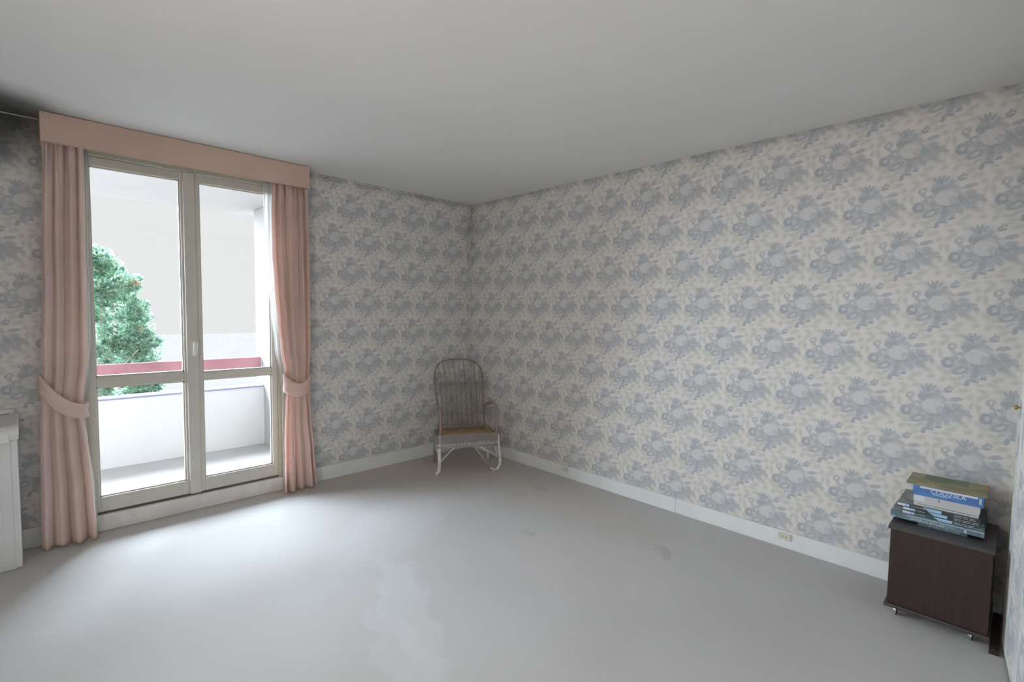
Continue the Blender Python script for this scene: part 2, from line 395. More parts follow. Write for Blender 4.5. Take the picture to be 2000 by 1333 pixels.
# white casing added around the unseen fill lamp; the wall behind is solid
b = B(); box(b, XL, XL+.08, -3.83, -3.75, 0, 2.2, .003); box(b, XL, XL+.08, -2.45, -2.37, 0, 2.2, .003); box(b, XL, XL+.08, -3.83, -2.37, 2.12, 2.2, .003)
obj('fill_casing', b, cream, kind='structure')
# ---------------------------------------------------------------- french window
win = thing('window_1', 'cream painted french window with two glazed leaves opening to the balcony', None, (-2.47, 0, 0), kind='structure')
WL = (-2.47, 0, 0)
b = B()
box(b, OX0-.015, OX0+.045, -.006, .15, .105, OZ1+.012, .004); box(b, OX1-.045, OX1+.015, -.006, .15, .105, OZ1+.012, .004)
box(b, OX0-.015, OX1+.015, -.006, .15, 2.335, OZ1+.012, .004)
obj('window_frame', off(b, WL), olive, win)
b = B(); box(b, OX0-.03, OX1+.03, -.018, .20, 0, .104, .006); obj('threshold', off(b, WL), sillm, win)
b = B(); box(b, OX0+.02, OX1-.02, .012, .15, .10, .118); o = obj('gap_strip', off(b, WL), darkgap, win)
def leaf(xa, xb, ga, gb, midz, side):
    e = B(); y0, y1 = .008, .058
    zb, zt = .118, 2.332; g0, g1 = .212, 2.278
    box(e, xa, ga, y0, y1, zb, zt, .004); box(e, gb, xb, y0, y1, zb, zt, .004)
    box(e, ga-.002, gb+.002, y0+.001, y1, zb, g0, .004); box(e, ga-.002, gb+.002, y0+.001, y1, g1, zt, .004)
    box(e, ga-.002, gb+.002, y0+.006, y1-.004, midz[0], midz[1], .006)
    # glazing beads with mitred inner edge
    for (z0, z1) in ((g0, midz[0]), (midz[1], g1)):
        for (p, q, r_, s) in ((ga, ga+.007, z0, z1), (gb-.007, gb, z0, z1), (ga, gb, z0, z0+.007), (ga, gb, z1-.007, z1)):
            box(e, p-.001, q+.001, y0+.018, y0+.034, r_-.001, s+.001)
    lf = obj('window_leaf', off(e, WL), cream, win)
    for (z0, z1) in ((g0, midz[0]), (midz[1], g1)):
        obj('glass_pane', off(box(B(), ga-.003, gb+.003, y0+.024, y0+.028, z0-.003, z1+.003), WL), glass, lf)
    for z in (.22, 1.2, 2.1):
        h = B(); xx = xa if side < 0 else xb
        lathe(h, [(.004, -.058), (.0075, -.055), (.0075, -.002), (.0055, 0), (.0075, .002), (.0075, .055), (.004, .058)], Matrix.Translation(V(xx-.002*side, .003, z)), 12)
        obj('hinge', off(h, WL), olive, lf)
    return lf
L1 = leaf(-3.038, -2.482, -2.998, -2.528, (.912, .978), -1)
L2 = leaf(-2.468, -1.915, -2.417, -1.958, (.914, .965), 1)
b = B(); box(b, -2.515, -2.446, -.012, .010, .118, 2.332, .005); obj('meeting_batten', off(b, WL), cream, L1)
hb = B(); box(hb, -2.487, -2.467, -.016, -.011, 1.085, 1.19, .002)
hp = obj('handle_plate', off(hb, WL), handlem, win)
hb = B(); lathe(hb, [(.001, -.048), (.010, -.045), (.0135, -.03), (.0125, 0), (.0135, .03), (.010, .045), (.001, .048)], Matrix.Translation(V(-2.470, -.045, 1.138)) @ Matrix.Rotation(math.radians(3), 4, 'Y') @ Matrix.Diagonal((1, .7, 1, 1)), 16)
tube(hb, [(-2.477, -.012, 1.14), (-2.473, -.044, 1.14)], .006, 8)
obj('handle', off(hb, WL), handlem, win)
# ---------------------------------------------------------------- balcony
obj('floor_balcony', box(B(), -6, -1.3, .2, 1.72, -.15, .0), paint('balcony_floor', (.44, .42, .40), .9, .02, spec=0), kind='structure')
par = thing('balcony_parapet', 'white solid balcony parapet wall with thin blue-grey coping outside the window', 'parapet', (-3, 1.5, 0))
PL = (-3, 1.5, 0)
obj('parapet_wall', off(box(B(), -6, -1.5, 1.5, 1.64, 0, .605, .004), PL), plaster, par)
obj('coping', off(box(B(), -6, -1.5, 1.485, 1.65, .605, .622, .004), PL), coping, par)
rail = thing('balcony_handrail', 'broad maroon painted board handrail above the balcony parapet', 'handrail', (-3, 1.56, .62))
RL = (-3, 1.56, .62)
obj('rail_board', off(box(B(), -6, -1.553, 1.54, 1.575, .806, .912, .004), RL), maroon, rail)
for x in (-5.2, -3.6, -2.17): obj('post', off(box(B(), x-.02, x+.02, 1.576, 1.60, .622, .90, .003), RL), white, rail)
tag(obj('balcony_partition', box(B(), -1.545, -1.43, .2, 1.72, 0, 2.45, .004), plaster_c), 'white rendered side partition at the right end of the balcony', 'partition')
tag(obj('balcony_soffit', box(B(), -6, -1.3, .2, 2.08, 2.452, 2.6, .004), plaster_b), 'white underside of the balcony above with a thin edge line', 'soffit')
obj('ground', box(B(), -60, 60, 1.9, 90, -3.2, -3.0), paint('courtyard_ground', (.128, .115, .108), .95, .03, .4, spec=0), kind='structure')
# ---------------------------------------------------------------- tree
def leaf_mat():
    m = NT('tree_leaves'); v = m.pos()
    f = m.noise(v, 5.5, 3, .6); f2 = m.noise(v, 1.6, 2)
    c = m.mix(m.maprange(f, .38, .62), (.17, .32, .26), (.55, .72, .53))
    c = m.mix(m.maprange(f2, .68, .74, 0, .8), c, (.62, .28, .20))
    d = m.n('ShaderNodeBsdfDiffuse'); t = m.n('ShaderNodeBsdfTranslucent'); m.l(c, d.inputs[0]); m.l(c, t.inputs[0])
    ms = m.n('ShaderNodeMixShader'); ms.inputs[0].default_value = .55; m.l(d.outputs[0], ms.inputs[1]); m.l(t.outputs[0], ms.inputs[2])
    m.l(ms.outputs[0], m.t.nodes['Material Output'].inputs[0]); return m.m
lm = leaf_mat()
bark = paint('pale_bark', (.62, .58, .52), .9, .15, 8)
TL = (-1.9, 14, -3)
tree = thing('garden_tree', 'dense green tree with a few red-orange leaf tufts beyond the balcony', 'tree', TL)
b = B(); tube(b, [(-1.9, 14, -3), (-1.85, 14, -1), (-1.8, 14.1, 1.0), (-1.75, 14.1, 2.2)], [.20, .16, .09, .03], 10, 4)
obj('trunk', off(b, TL), bark, tree)
for k, (p0, p1, p2) in enumerate([((-1.85, 14, -1.2), (-1.4, 13.4, -.5), (-.62, 12.9, -.05)), ((-1.85, 14, -1.4), (-1.7, 13.3, -.6), (-1.15, 12.8, .25)), ((-1.85, 14, -1), (-1.9, 13.3, -.4), (-1.75, 12.8, .35)), ((-1.85, 14, -.8), (-2.6, 13.4, 0), (-3.1, 13.0, .6))]):
    obj('branch', off(tube(B(), [p0, p1, p2], [.06, .035, .012], 8, 5), TL), bark, tree)
b = B()
cl = []
def crown_r(z):   # radius of the crown at height z
    if z > 2.2: return max(.05, 1.0*(2.95-z)/.75)
    return 1.0+.35*min(1, (2.2-z)/2.2)
n = 0
while len(cl) < 300:
    z = random.uniform(-1.9, 2.9); R = crown_r(z)*random.uniform(.35, 1)**.5; a = random.uniform(0, 2*PI)
    cx = -1.98+.22*math.sin(z*2)*0+R*math.cos(a)*1.05; cy = 14+R*math.sin(a)
    cl.append((cx, cy, z, random.uniform(.17, .33)))
for (cx, cy, cz, cr) in cl:
    for j in range(110):
        d = V(random.gauss(0, 1), random.gauss(0, 1), random.gauss(0, 1)).normalized()*cr*random.uniform(.55, 1.05)
        p = V(cx, cy, cz)+d
        a = V(random.gauss(0, 1), random.gauss(0, 1), random.gauss(0, 1)).normalized(); c2 = a.orthogonal().normalized(); s = random.uniform(.04, .075)
        v = [b.verts.new(p+a*s), b.verts.new(p+c2*s*.55), b.verts.new(p-a*s), b.verts.new(p-c2*s*.55)]
        b.faces.new(v)
me = bpy.data.meshes.new('foliage'); bmesh.ops.translate(b, vec=-V(*TL), verts=b.verts[:]); b.to_mesh(me); b.free(); me.materials.append(lm)
fo = bpy.data.objects.new('foliage', me); C.objects.link(fo); fo.parent = tree; fo['kind'] = 'stuff'

# ================================================================ PELMET AND CURTAINS
PM = (-2.46, 0, 2.33)
pel = thing('curtain_pelmet', 'pink fabric-covered box pelmet above the french window', 'pelmet', PM)
b = B(); n = 60
x0, x1 = -3.208, -1.718
obj('front_board', off(box(B(), x0, x1, -.158, -.140, 2.332, 2.4965, .003), PM), pinkp, pel)
obj('side_board', off(box(B(), x0, x0+.014, -.1395, -.001, 2.332, 2.4965, .002), PM), pinkp, pel)
obj('side_board', off(box(B(), x1-.014, x1, -.1395, -.001, 2.332, 2.4965, .002), PM), pinkp, pel)
b = B(); tube(b, [(x0, -.158, 2.3325), (-2.46, -.158, 2.3325), (x1, -.158, 2.3325)], .003, 6); obj('hem', off(b, PM), pinkp, pel)
b = B(); tube(b, [(x0+.03, -.075, 2.395), (x1-.03, -.075, 2.395)], .008, 8); obj('curtain_track', off(b, PM), white, pel)

def interp(tab, z):
    if z >= tab[0][0]: return tab[0][1]
    for (za, a), (zb, c) in zip(tab, tab[1:]):
        if z >= zb:
            t = (za-z)/(za-zb); t = t*t*(3-2*t); return a+(c-a)*t
    return tab[-1][1]
def drape(name, left, right, ymid, amp, N, mat, parent, ztop=2.375, zbot=.012, phase=0, nu=190, nz=110, seed=1, thick=.0022):
    rnd = random.Random(seed); warp = [rnd.uniform(-.35, .35) for _ in range(8)]; am = [rnd.uniform(.6, 1.15) for _ in range(20)]
    bm = B(); rows = []
    for j in range(nz+1):
        z = ztop+(zbot-ztop)*j/nz
        xl, xr, ym, A = interp(left, z), interp(right, z), interp(ymid, z), interp(amp, z)
        row = []
        for i in range(nu+1):
            u = i/nu
            w = u+.035*math.sin(2*PI*u+warp[0])+.02*math.sin(4*PI*u+warp[1]+z*.9)+.012*math.sin(z*2.2+warp[2])*math.sin(PI*u)
            ph = 2*PI*N*w+phase
            s = math.sin(ph); k = am[int(max(0, ph)/(2*PI)) % 20]
            s = 1.6*abs(math.sin(ph/2))**.85-.9+.12*math.sin(ph*2+z)
            hf = max(0, (z-2.15)/.22)
            y = ym-A*k*s-hf*.009*math.sin(2*PI*N*2.3*w+1)-.004*math.sin(9*u+z*4+warp[3])
            x = xl+(xr-xl)*(u+.25/N*.35*math.cos(ph)*(1 if 0 < u < 1 else 0)*min(1, 8*u, 8*(1-u)))
            row.append(bm.verts.new((x, y, z+(.006*math.sin(ph) if j == nz else 0))))
        rows.append(row)
    for j in range(nz):
        for i in range(nu):
            f = bm.faces.new((rows[j][i], rows[j][i+1], rows[j+1][i+1], rows[j+1][i])); f.smooth = True
    me = bpy.data.meshes.new(name); bm.to_mesh(me); bm.free(); me.materials.append(mat)
    o = bpy.data.objects.new(name, me); C.objects.link(o); o.parent = parent
    o.location = -Vector(parent.location) if parent else (0, 0, 0)
    sm = o.modifiers.new('thickness', 'SOLIDIFY'); sm.thickness = thick
    return o
lc = thing('curtain', 'wider pink drape left of the french window, tied back beside the white radiator cover', 'curtain', (-3.13, -.1, 0), group='pink drapes')
lL = [(2.4, -3.200), (1.6, -3.222), (1.05, -3.243), (.9, -3.250), (.6, -3.262), (0, -3.274)]
lR = [(2.4, -3.022), (1.6, -3.032), (1.15, -3.038), (.85, -3.066), (.78, -3.070), (.62, -3.055), (.3, -3.036), (0, -3.026)]
drape('drape_panel', lL, lR, [(2.4, -.088), (1, -.1), (.8, -.105), (.4, -.112), (0, -.112)], [(2.4, .028), (2.0, .030), (1.1, .024), (.85, .015), (.6, .028), (0, .042)], 3.8, pink, lc, phase=.5, seed=3)
rc = thing('curtain', 'narrower deeper pink drape right of the french window, beside the wallpaper', 'curtain', (-1.83, -.1, 0), group='pink drapes')
rL = [(2.4, -1.975), (2.1, -1.984), (1.85, -1.984), (1.58, -1.970), (1.32, -1.952), (1.12, -1.931), (.93, -1.905), (.80, -1.892), (.70, -1.902), (.38, -1.918), (0, -1.925)]
rR = [(2.4, -1.728), (2.2, -1.712), (1.9, -1.708), (1.1, -1.712), (.85, -1.722), (.78, -1.722), (.6, -1.712), (.3, -1.692), (0, -1.678)]
drape('drape_panel', rL, rR, [(2.4, -.085), (1, -.1), (.8, -.105), (0, -.115)], [(2.4, .032), (1.9, .034), (1.2, .030), (.83, .016), (.6, .028), (0, .042)], 4.0, pink_r, rc, phase=2.2, seed=9)
ls = drape('net_curtain', [(2.4, -3.04), (1.2, -3.05), (.8, -3.085), (.3, -3.055), (0, -3.045)], [(2.4, -3.006), (1.3, -3.016), (1.0, -3.030), (.84, -3.062), (.7, -3.055), (.3, -3.024), (0, -3.014)], [(2.4, -.022), (0, -.03)], [(2.4, .008), (.8, .004), (0, .008)], 3, voile, None, seed=4, nu=60, nz=70, thick=.0006)
tag(ls, 'thin white net curtain sliver at the inner edge of the wider left drape', 'curtain')
rs_ = drape('net_curtain', [(2.4, -2.012), (2.2, -2.010), (1.9, -2.004), (1.65, -1.990), (1.43, -1.970), (1.12, -1.945), (.93, -1.912), (.8, -1.90), (0, -1.90)], [(2.4, -1.915), (1.9, -1.92), (1.3, -1.90), (.9, -1.87), (0, -1.86)], [(2.4, -.024), (0, -.03)], [(2.4, .010), (.8, .004), (0, .008)], 3.2, voile, None, seed=5, nu=70, nz=80, thick=.0006)
tag(rs_, 'white net curtain showing beside the top of the narrower right drape', 'curtain')
def tieback(mat, label, xc, rx, yc, ry, zfun, hfun):
    bm = B(); seg, nh = 72, 8; rows = []
    for i in range(seg):
        a = 2*PI*i/seg; x = xc+rx*math.cos(a); y = yc-ry*math.sin(a)*(1 if math.sin(a) > 0 else .95)
        zc = zfun(x) if math.sin(a) >= 0 else zfun(x); h = hfun(x)
        rows.append([bm.verts.new((x+.003*math.sin(3*PI*k/nh)*math.cos(a), y-.004*math.sin(PI*k/nh)*math.sin(a), zc+h*(k/nh-.5))) for k in range(nh+1)])
    for i in range(seg):
        for k in range(nh):
            f = bm.faces.new((rows[i][k], rows[(i+1) % seg][k], rows[(i+1) % seg][k+1], rows[i][k+1])); f.smooth = True
    o = obj('curtain_tieback', bm, mat); m = o.modifiers.new('thickness', 'SOLIDIFY'); m.thickness = .004
    tag(o, label, 'tieback', 'fabric tiebacks'); return o
tieback(pink, 'pink fabric tieback sweeping down to the right around the wider left drape', -3.152, .108, -.105, .062, lambda x: .800+.165*max(0, min(1, (-3.05-x)/.2))**2.2, lambda x: .088+.03*max(0, min(1, (-3.08-x)/.16)))
tieback(pink_r, 'short sagging pink fabric tieback around the narrower right drape', -1.812, .102, -.105, .066, lambda x: .800+.055*((x+1.812)/.10)**2, lambda x: .108+.03*((x+1.812)/.1)**2)

# ================================================================ RADIATOR COVER
RC = (-3.8, -.15, 0)
rad = thing('radiator_cover', 'white painted metal radiator cover with rolled lid by the left drape', 'radiator cover', RC)
xe = -3.352
def prof_extrude(pts, xa, xb, bev=0):   # pts in (y, z)
    bm = B(); f0 = [bm.verts.new((xa, y, z)) for y, z in pts]; f1 = [bm.verts.new((xb, y, z)) for y, z in pts]; n = len(pts)
    bm.faces.new(f0[::-1]); bm.faces.new(f1)
    for i in range(n): bm.faces.new((f0[i], f0[(i+1) % n], f1[(i+1) % n], f1[i]))
    if bev: bmesh.ops.bevel(bm, geom=bm.edges[:], offset=bev, segments=3, affect='EDGES', profile=.5)
    return bm
obj('front_panel', off(prof_extrude([(-.285, .0), (-.29, .03), (-.285, .715), (-.26, .715), (-.26, .0)], XL+.02, xe-.022, .004), RC), white, rad)
obj('end_panel', off(prof_extrude([(-.292, .012), (-.28, .0), (-.018, .0), (-.018, .76), (-.270, .72), (-.288, .70)], xe-.028, xe, .005), RC), white, rad)
b = B(); arc = []
for k in range(9):
    a = PI/2*k/8; arc.append((-.300-.035*math.sin(a), .735+.050*math.cos(a)))
obj('lid', off(prof_extrude([(-.002, .806), (-.03, .800)]+[(-.300, .786)]+arc[1:]+[(-.332, .700), (-.322, .700), (-.320, .740), (-.02, .775), (-.002, .775)], XL+.02, xe-.030, .002), RC), white, rad)
lc2 = obj('lid_end_cap', off(prof_extrude([(-.002, .812), (-.03, .806), (-.300, .791)]+[(y-.003, z+.004) for y, z in arc[1:]]+[(-.330, .712), (-.315, .742), (-.02, .772), (-.002, .772)], xe-.032, xe+.008, .004), RC), white, rad)
obj('back_upstand', off(box(B(), XL+.02, xe-.01, -.022, -.001, .806, .832, .003), RC), white, rad)
for x in [xe-.10-.13*i for i in range(6)]:
    b = B(); box(b, x-.028, x+.028, -.2925, -.289, .09, .62, .0015); obj('rib', off(b, RC), white, rad)

# ================================================================ CANE CHAIR
CO = V(-.563, -.645, 0); ang = math.atan2(-.482, .876)
chair = thing('cane_armchair', 'small weathered cane armchair with fan-topped slatted back standing in the room corner', 'chair', CO, rz=ang)
cane_b = paint('brown_cane', (.25, .20, .16), .6, .25, 25)
cane_g = paint('weathered_grey_cane', (.38, .335, .30), .7, .2, 40)
cane_w = paint('whitened_cane', (.72, .71, .70), .6, .15, 30)
cane_m = paint('mauve_grey_wicker', (.38, .335, .33), .8, .25, 120)
cane_a = paint('red_brown_wrapped_cane', (.31, .245, .225), .7, .25, 60)
seatm = paint('honey_cane', (.58, .40, .23), .6, .2, 30)
hoop = [(-.215, .395, .26), (-.192, .405, .36), (-.188, .425, .46), (-.214, .45, .62), (-.224, .47, .73), (-.224, .485, .83), (-.185, .495, .91), (-.11, .50, .945), (0, .50, .953), (.11, .50, .943), (.19, .495, .905), (.230, .485, .83), (.240, .47, .73), (.240, .45, .60), (.240, .425, .46), (.245, .405, .36), (.25, .395, .26)]
def W_(name, bm, m): return obj(name, bm, m, chair)
W_('back_hoop', tube(B(), hoop, .0085, 8, 6), cane_b)
def prof_seat():
    bm = B(); q = [(-.265, 0), (.268, 0), (.262, .37), (-.175, .39)]
    lo_v = [bm.verts.new((x, y, .300)) for x, y in q]; hi_v = [bm.verts.new((x, y, .312)) for x, y in q]
    bm.faces.new(lo_v[::-1]); bm.faces.new(hi_v)
    for i in range(4): bm.faces.new((lo_v[i], lo_v[(i+1) % 4], hi_v[(i+1) % 4], hi_v[i]))
    return bm
def woven(z0, z1, xa, xb, yf, nrow, r=.0035, amp=.004):
    bm = B()
    for k in range(nrow):
        z = z0+(z1-z0)*(k+.5)/nrow; pts = []
        m_ = 44
        for i in range(m_+1):
            x = xa+(xb-xa)*i/m_; pts.append((x, yf(x)+amp*(1 if (i+k) % 2 else -1), z))
        tube(bm, pts, r, 5)
    return bm
up = woven(.705, .738, -.222, .240, lambda x: .468, 5); W_('upper_back_rail', up, cane_m)
lo_ = woven(.425, .452, -.19, .240, lambda x: .424, 4); W_('lower_back_rail', lo_, cane_m)
ns = 24
for i in range(ns):
    t = i/(ns-1); xb_ = -.160+.365*t; xt = -.172+.378*t
    W_('back_slat', tube(B(), [(xb_, .392, .325), (xb_*.98+xt*.02, .422, .45), (xt, .468, .74)], .0036+.0006*random.random(), 6), cane_g if i % 3 else cane_b)
for i in range(9):
    t = i/8; xb_ = -.165+.365*t; xt = -.195+.40*t
    zt = {0: .895, 8: .885}.get(i, .945-.035*abs(t-.48)**2*4)
    W_('fan_spindle', tube(B(), [(xb_, .470, .735), (xb_*.6+xt*.4, .482, .82), (xt, .496, zt)], .0042, 6, 3), cane_b if i % 2 else cane_g)
for s, pt in ((-1, (-.224, .478, .79)), (1, (.236, .478, .79))):
    b = B(); tube(b, [pt, (pt[0]-s*.02, .478, .775), (pt[0]-s*.03, .475, .745)], .004, 6, 3); W_('hoop_brace', b, cane_b)
W_('armrest', tube(B(), [(-.19, .425, .455), (-.215, .36, .525), (-.235, .2, .575), (-.236, .06, .575), (-.232, .0, .545), (-.228, -.002, .45), (-.230, 0, .34)], [.008, .009, .010, .0115, .013, .014, .014], 10, 6), cane_a)
W_('armrest', tube(B(), [(.240, .425, .455), (.243, .36, .525), (.255, .2, .580), (.266, .06, .588), (.272, .0, .560), (.270, -.002, .45), (.268, 0, .34)], [.008, .009, .010, .0115, .013, .014, .014], 10, 6), cane_a)
for s, x in ((-1, -.225), (1, .262)):
    W_('arm_curl', tube(B(), [(x, .05, .56), (x-.004*s, .12, .545), (x-.008*s, .17, .52), (x-.008*s, .15, .50), (x-.006*s, .12, .51)], .0045, 6, 5), cane_b)
b = prof_seat()
seat = W_('seat', b, seatm)
b = B()
for k in range(26):
    t = k/25; tube(b, [(-.255+.51*t, .01, .317), (-.170+.425*t, .375, .317)], .0055, 6)
obj('seat_canes', b, seatm, seat)
b = woven(.268, .345, -.279, .280, lambda x: -.012, 10, .0042, .004); W_('woven_apron', b, cane_m)
b = B()
for k in range(29):
    x = -.27+.54*k/28; tube(b, [(x, -.012, .236), (x, -.012, .275)], .0035, 5)
W_('apron_stakes', b, cane_w)
W_('apron_rod', tube(B(), [(-.279, -.012, .238), (0, -.013, .232), (.283, -.012, .236)], .0055, 8), cane_g)
for s, x0_, rr in ((-1, -.275, -.20), (1, .275, .02)):
    b = B(); merge(b, woven(.262, .330, 0.0, .38, lambda y: 0, 8, .004, .003), Matrix.Translation(V(x0_, 0, 0)) @ Matrix.Rotation(PI/2+rr, 4, 'Z'))
    W_('side_apron', b, cane_m)
def leg(pts, r, m): return W_('leg', tube(B(), pts, r, 10, 6), m)
leg([(-.236, 0, .335), (-.237, -.002, .2), (-.236, -.004, .10), (-.241, -.010, .04), (-.256, -.022, .016), (-.268, -.03, .016)], .0145, cane_w)
leg([(.280, 0, .335), (.292, 0, .22), (.303, 0, .13), (.302, -.006, .06), (.280, -.012, .018), (.245, -.014, .012), (.214, -.012, .035)], [.011, .011, .012, .012, .012, .010, .007], cane_w)
leg([(-.236, .30, .32), (-.240, .31, .16), (-.243, .32, .012)], .013, cane_b)
leg([(.256, .30, .32), (.262, .31, .16), (.266, .32, .012)], .013, cane_w)
W_('arch_brace', tube(B(), [(-.232, .0, .105), (-.165, 0, .175), (-.108, 0, .228), (0, 0, .230), (.085, 0, .226), (.125, 0, .222), (.19, 0, .180), (.288, .0, .120)], .0065, 8), cane_w)
W_('side_brace', tube(B(), [(.072, .0, .225), (.14, -.004, .13), (.215, -.010, .035)], .0065, 8), paint('yellowed_cane', (.46, .42, .32), .6, .1, 30))
W_('side_brace', tube(B(), [(.285, .02, .11), (.275, .15, .22), (.268, .29, .12)], .006, 8, 4), cane_w)
W_('side_brace', tube(B(), [(-.237, .02, .11), (-.238, .15, .22), (-.238, .29, .12)], .006, 8, 4), cane_w)

# ================================================================ CABINET ON CASTERS
CX0, CX1, CY0, CY1 = -.392, -.035, -3.966, -3.612
CL = (-.21, -3.79, 0)
cab = thing('bedside_cabinet', 'low dark brown veneered cabinet on casters by the right wall, books on top', 'cabinet', CL)
obj('top_panel', off(box(B(), CX0-.014, CX1+.01, CY0-.002, CY1+.008, .424, .442, .002), CL), brown_top, cab)
obj('bottom_panel', off(box(B(), CX0-.012, CX1+.01, CY0-.002, CY1+.010, .048, .064, .002), CL), brown_top, cab)
obj('front_panel', off(box(B(), CX0, CX0+.016, CY0+.004, CY1, .0645, .4235, .001), CL), brownv, cab)
obj('side_panel', off(box(B(), CX0+.0165, CX1, CY1-.016, CY1, .0645, .4235, .001), CL), brownv, cab)
obj('side_panel', off(box(B(), CX0+.0165, CX1, CY0+.002, CY0+.018, .0645, .4235, .001), CL), brownv, cab)
obj('back_panel', off(box(B(), CX1-.008, CX1, CY0+.0185, CY1-.0165, .0645, .4235), CL), brownv, cab)
for (x, y) in ((-.352, -3.640), (-.345, -3.905), (-.075, -3.640), (-.075, -3.905)):
    b = B(); mt = Matrix.Translation(V(x, y, .0225)) @ Matrix.Rotation(PI/2, 4, 'X') @ Matrix.Rotation(.5, 4, 'Y')
    lathe(b, [(.008, -.012), (.019, -.010), (.0215, -.004), (.0215, .004), (.019, .010), (.008, .012)], mt, 20)
    tube(b, [(x, y, .03), (x, y, .048)], .006, 8)
    cs = obj('caster', off(b, CL), chrome, cab)
    b = B(); lathe(b, [(.0218, -.0035), (.0226, 0), (.0218, .0035)], mt, 20); obj('tyre', off(b, CL), rubber, cs)
tag(obj('dark_floor_strip', box(B(), -.41, -.03, -4.0, -3.9685, 0, .022, .002), brownv), 'flat dark brown strip on the carpet between the cabinet and the closet door', 'board')  # thin dark brown box on the floor between cabinet and closet door

# ================================================================ BOOKS
def book(label, y0, y1, z0, z1, x0, x1, cover, pages, group='books stacked on the dark cabinet', spine_t=.002, board=.0015, name='book', tilt=0):
    loc = ((x0+x1)/2, (y0+y1)/2, z0)
    t = thing(name, label, 'book', loc, group=group, rz=tilt)
    b = B(); box(b, x0, x1, y0, y1, z0, z0+board); box(b, x0, x1, y0, y1, z1-board, z1); box(b, x0, x0+spine_t, y0, y1, z0+board, z1-board)
    obj('cover', off(b, loc), cover, t)
    obj('pages', off(box(B(), x0+spine_t, x1-.003, y0+.003, y1-.003, z0+board, z1-board), loc), pages, t)
    t['_'] = 0; del t['_']
    return t, loc
pg = paint('book_pages', (.62, .60, .54), .9, .08, 60)
teal = paint('dark_teal_cover', (.045, .085, .10), .35, .3, 25)
slate = paint('slate_blue_cover', (.13, .20, .25), .3, .35, 18)
ink = paint('near_black_cover', (.03, .04, .05), .35, .2, 30)
pale = paint('pale_print', (.42, .50, .52), .5, .1)
lblue = paint('light_blue_print', (.33, .50, .68), .45, .15, 30)
wht = paint('white_print', (.62, .63, .68), .5, .05)
blue = paint('strong_blue_cover', (.055, .17, .42), .35, .2, 20)
grey = paint('off_white_cover', (.50, .50, .50), .5, .05)
XF = -.305
t, l = book('thin dark teal book at the bottom of the stack, under the atlas', -3.873, -3.700, .442, .4535, XF, -.10, teal, pg)
text('title', 'HISTOIRE ET GEOGRAPHIE', .009, (XF-.0006, -3.735, .4455), pale, t, 1.05, l)
t, l = book('long slate-blue world atlas, second from the bottom of the stack', -3.928, -3.596, .454, .4815, XF, -.075, slate, pg)
text('title', 'WORLD ATLAS', .016, (XF-.0006, -3.672, .4585), wht, t, 1.1, l)
b = B(); box(b, XF-.0008, XF, -3.928, -3.66, .474, .4785); obj('spine_band', off(b, l), pale, t)
b = B(); box(b, XF-.0008, XF, -3.87, -3.862, .458, .478); obj('spine_mark', off(b, l), wht, t)
b = B(); box(b, XF-.0008, XF, -3.615, -3.598, .456, .462); obj('spine_mark', off(b, l), lblue, t)
ser = [('lowest of three matching blue-black magazine volumes, just above the atlas', -3.927, -3.640, .482, .499, -3.770),
       ('middle of three matching blue-black magazine volumes in the stack', -3.926, -3.641, .4995, .5165, -3.752),
       ('topmost of three matching blue-black volumes, with a grey cover', -3.912, -3.620, .517, .5345, -3.732)]
for k, (lab, ya, yb, za, zb, yd) in enumerate(ser):
    t, l = book(lab, ya, yb, za, zb, XF+(.0 if k < 2 else -.006), -.06, ink if k else teal, pg, group='matching volumes in the stack')
    xf = XF+(0 if k < 2 else -.006)
    b = B(); box(b, xf-.0006, xf, yb-.028, yb-.001, za+.003, zb-.003); obj('spine_label', off(b, l), wht, t)
    b = B(); box(b, xf-.0006, xf, yb-.046, yb-.028, za+.003, zb-.003); obj('spine_label', off(b, l), lblue, t)
    b = B()
    q = [(yd+.018, zb-.002), (yd-.05, zb-.002), (yd-.05, za+.002), (yd-.004, za+.002)]
    f0 = [b.verts.new((xf-.0008, y_, z_)) for y_, z_ in q]; f1 = [b.verts.new((xf-.0001, y_, z_)) for y_, z_ in q]
    b.faces.new(f0); b.faces.new(f1[::-1])
    for i in range(4): b.faces.new((f0[i], f1[i], f1[(i+1) % 4], f0[(i+1) % 4]))
    obj('spine_emblem', off(b, l), lblue, t)
    b = B()
    for r_ in range(2):
        z = za+.005+r_*.006; y = -3.826
        while y > ya+.03:
            w = random.uniform(.012, .03); box(b, xf-.0006, xf, y-w, y, z, z+.0022); y -= w+.005
    obj('spine_lines', off(b, l), pale, t)
    text('title', 'ENCYCLOPEDIE', .0075, (xf-.0007, -3.672, (za+zb)/2-.003), pale, t, .95, l)
cov = paint('grey_photo_cover', (.17, .19, .18), .25, .4, 14)
b = B(); box(b, -.311, -.062, -3.911, -3.621, .5345, .5352); o = obj('cover_sheet', off(b, l), cov, t); o['label'] = 'grey glossy front cover'
t, l = book('thin greyish-white book directly under the thicker off-white book', -3.905, -3.680, .5355, .556, XF+.002, -.11, grey, pg)
b = B(); box(b, XF+.0014, XF+.002, -3.90, -3.70, .543, .5455); obj('spine_line', off(b, l), cov, t)
t, l = book('thick off-white book with small red spine mark, under the blue one', -3.909, -3.679, .5565, .586, XF-.002, -.105, grey, pg)
b = B(); box(b, XF-.0026, XF-.002, -3.772, -3.768, .570, .582); obj('spine_mark', off(b, l), paint('red_brown_mark', (.16, .06, .06), .5), t)
b = B(); box(b, XF-.0026, XF-.002, -3.718, -3.680, .559, .583); obj('spine_label', off(b, l), wht, t)
t, l = book('thick bright blue book with white block lettering, near the top', -3.919, -3.675, .5865, .6345, XF-.004, -.105, blue, pg)
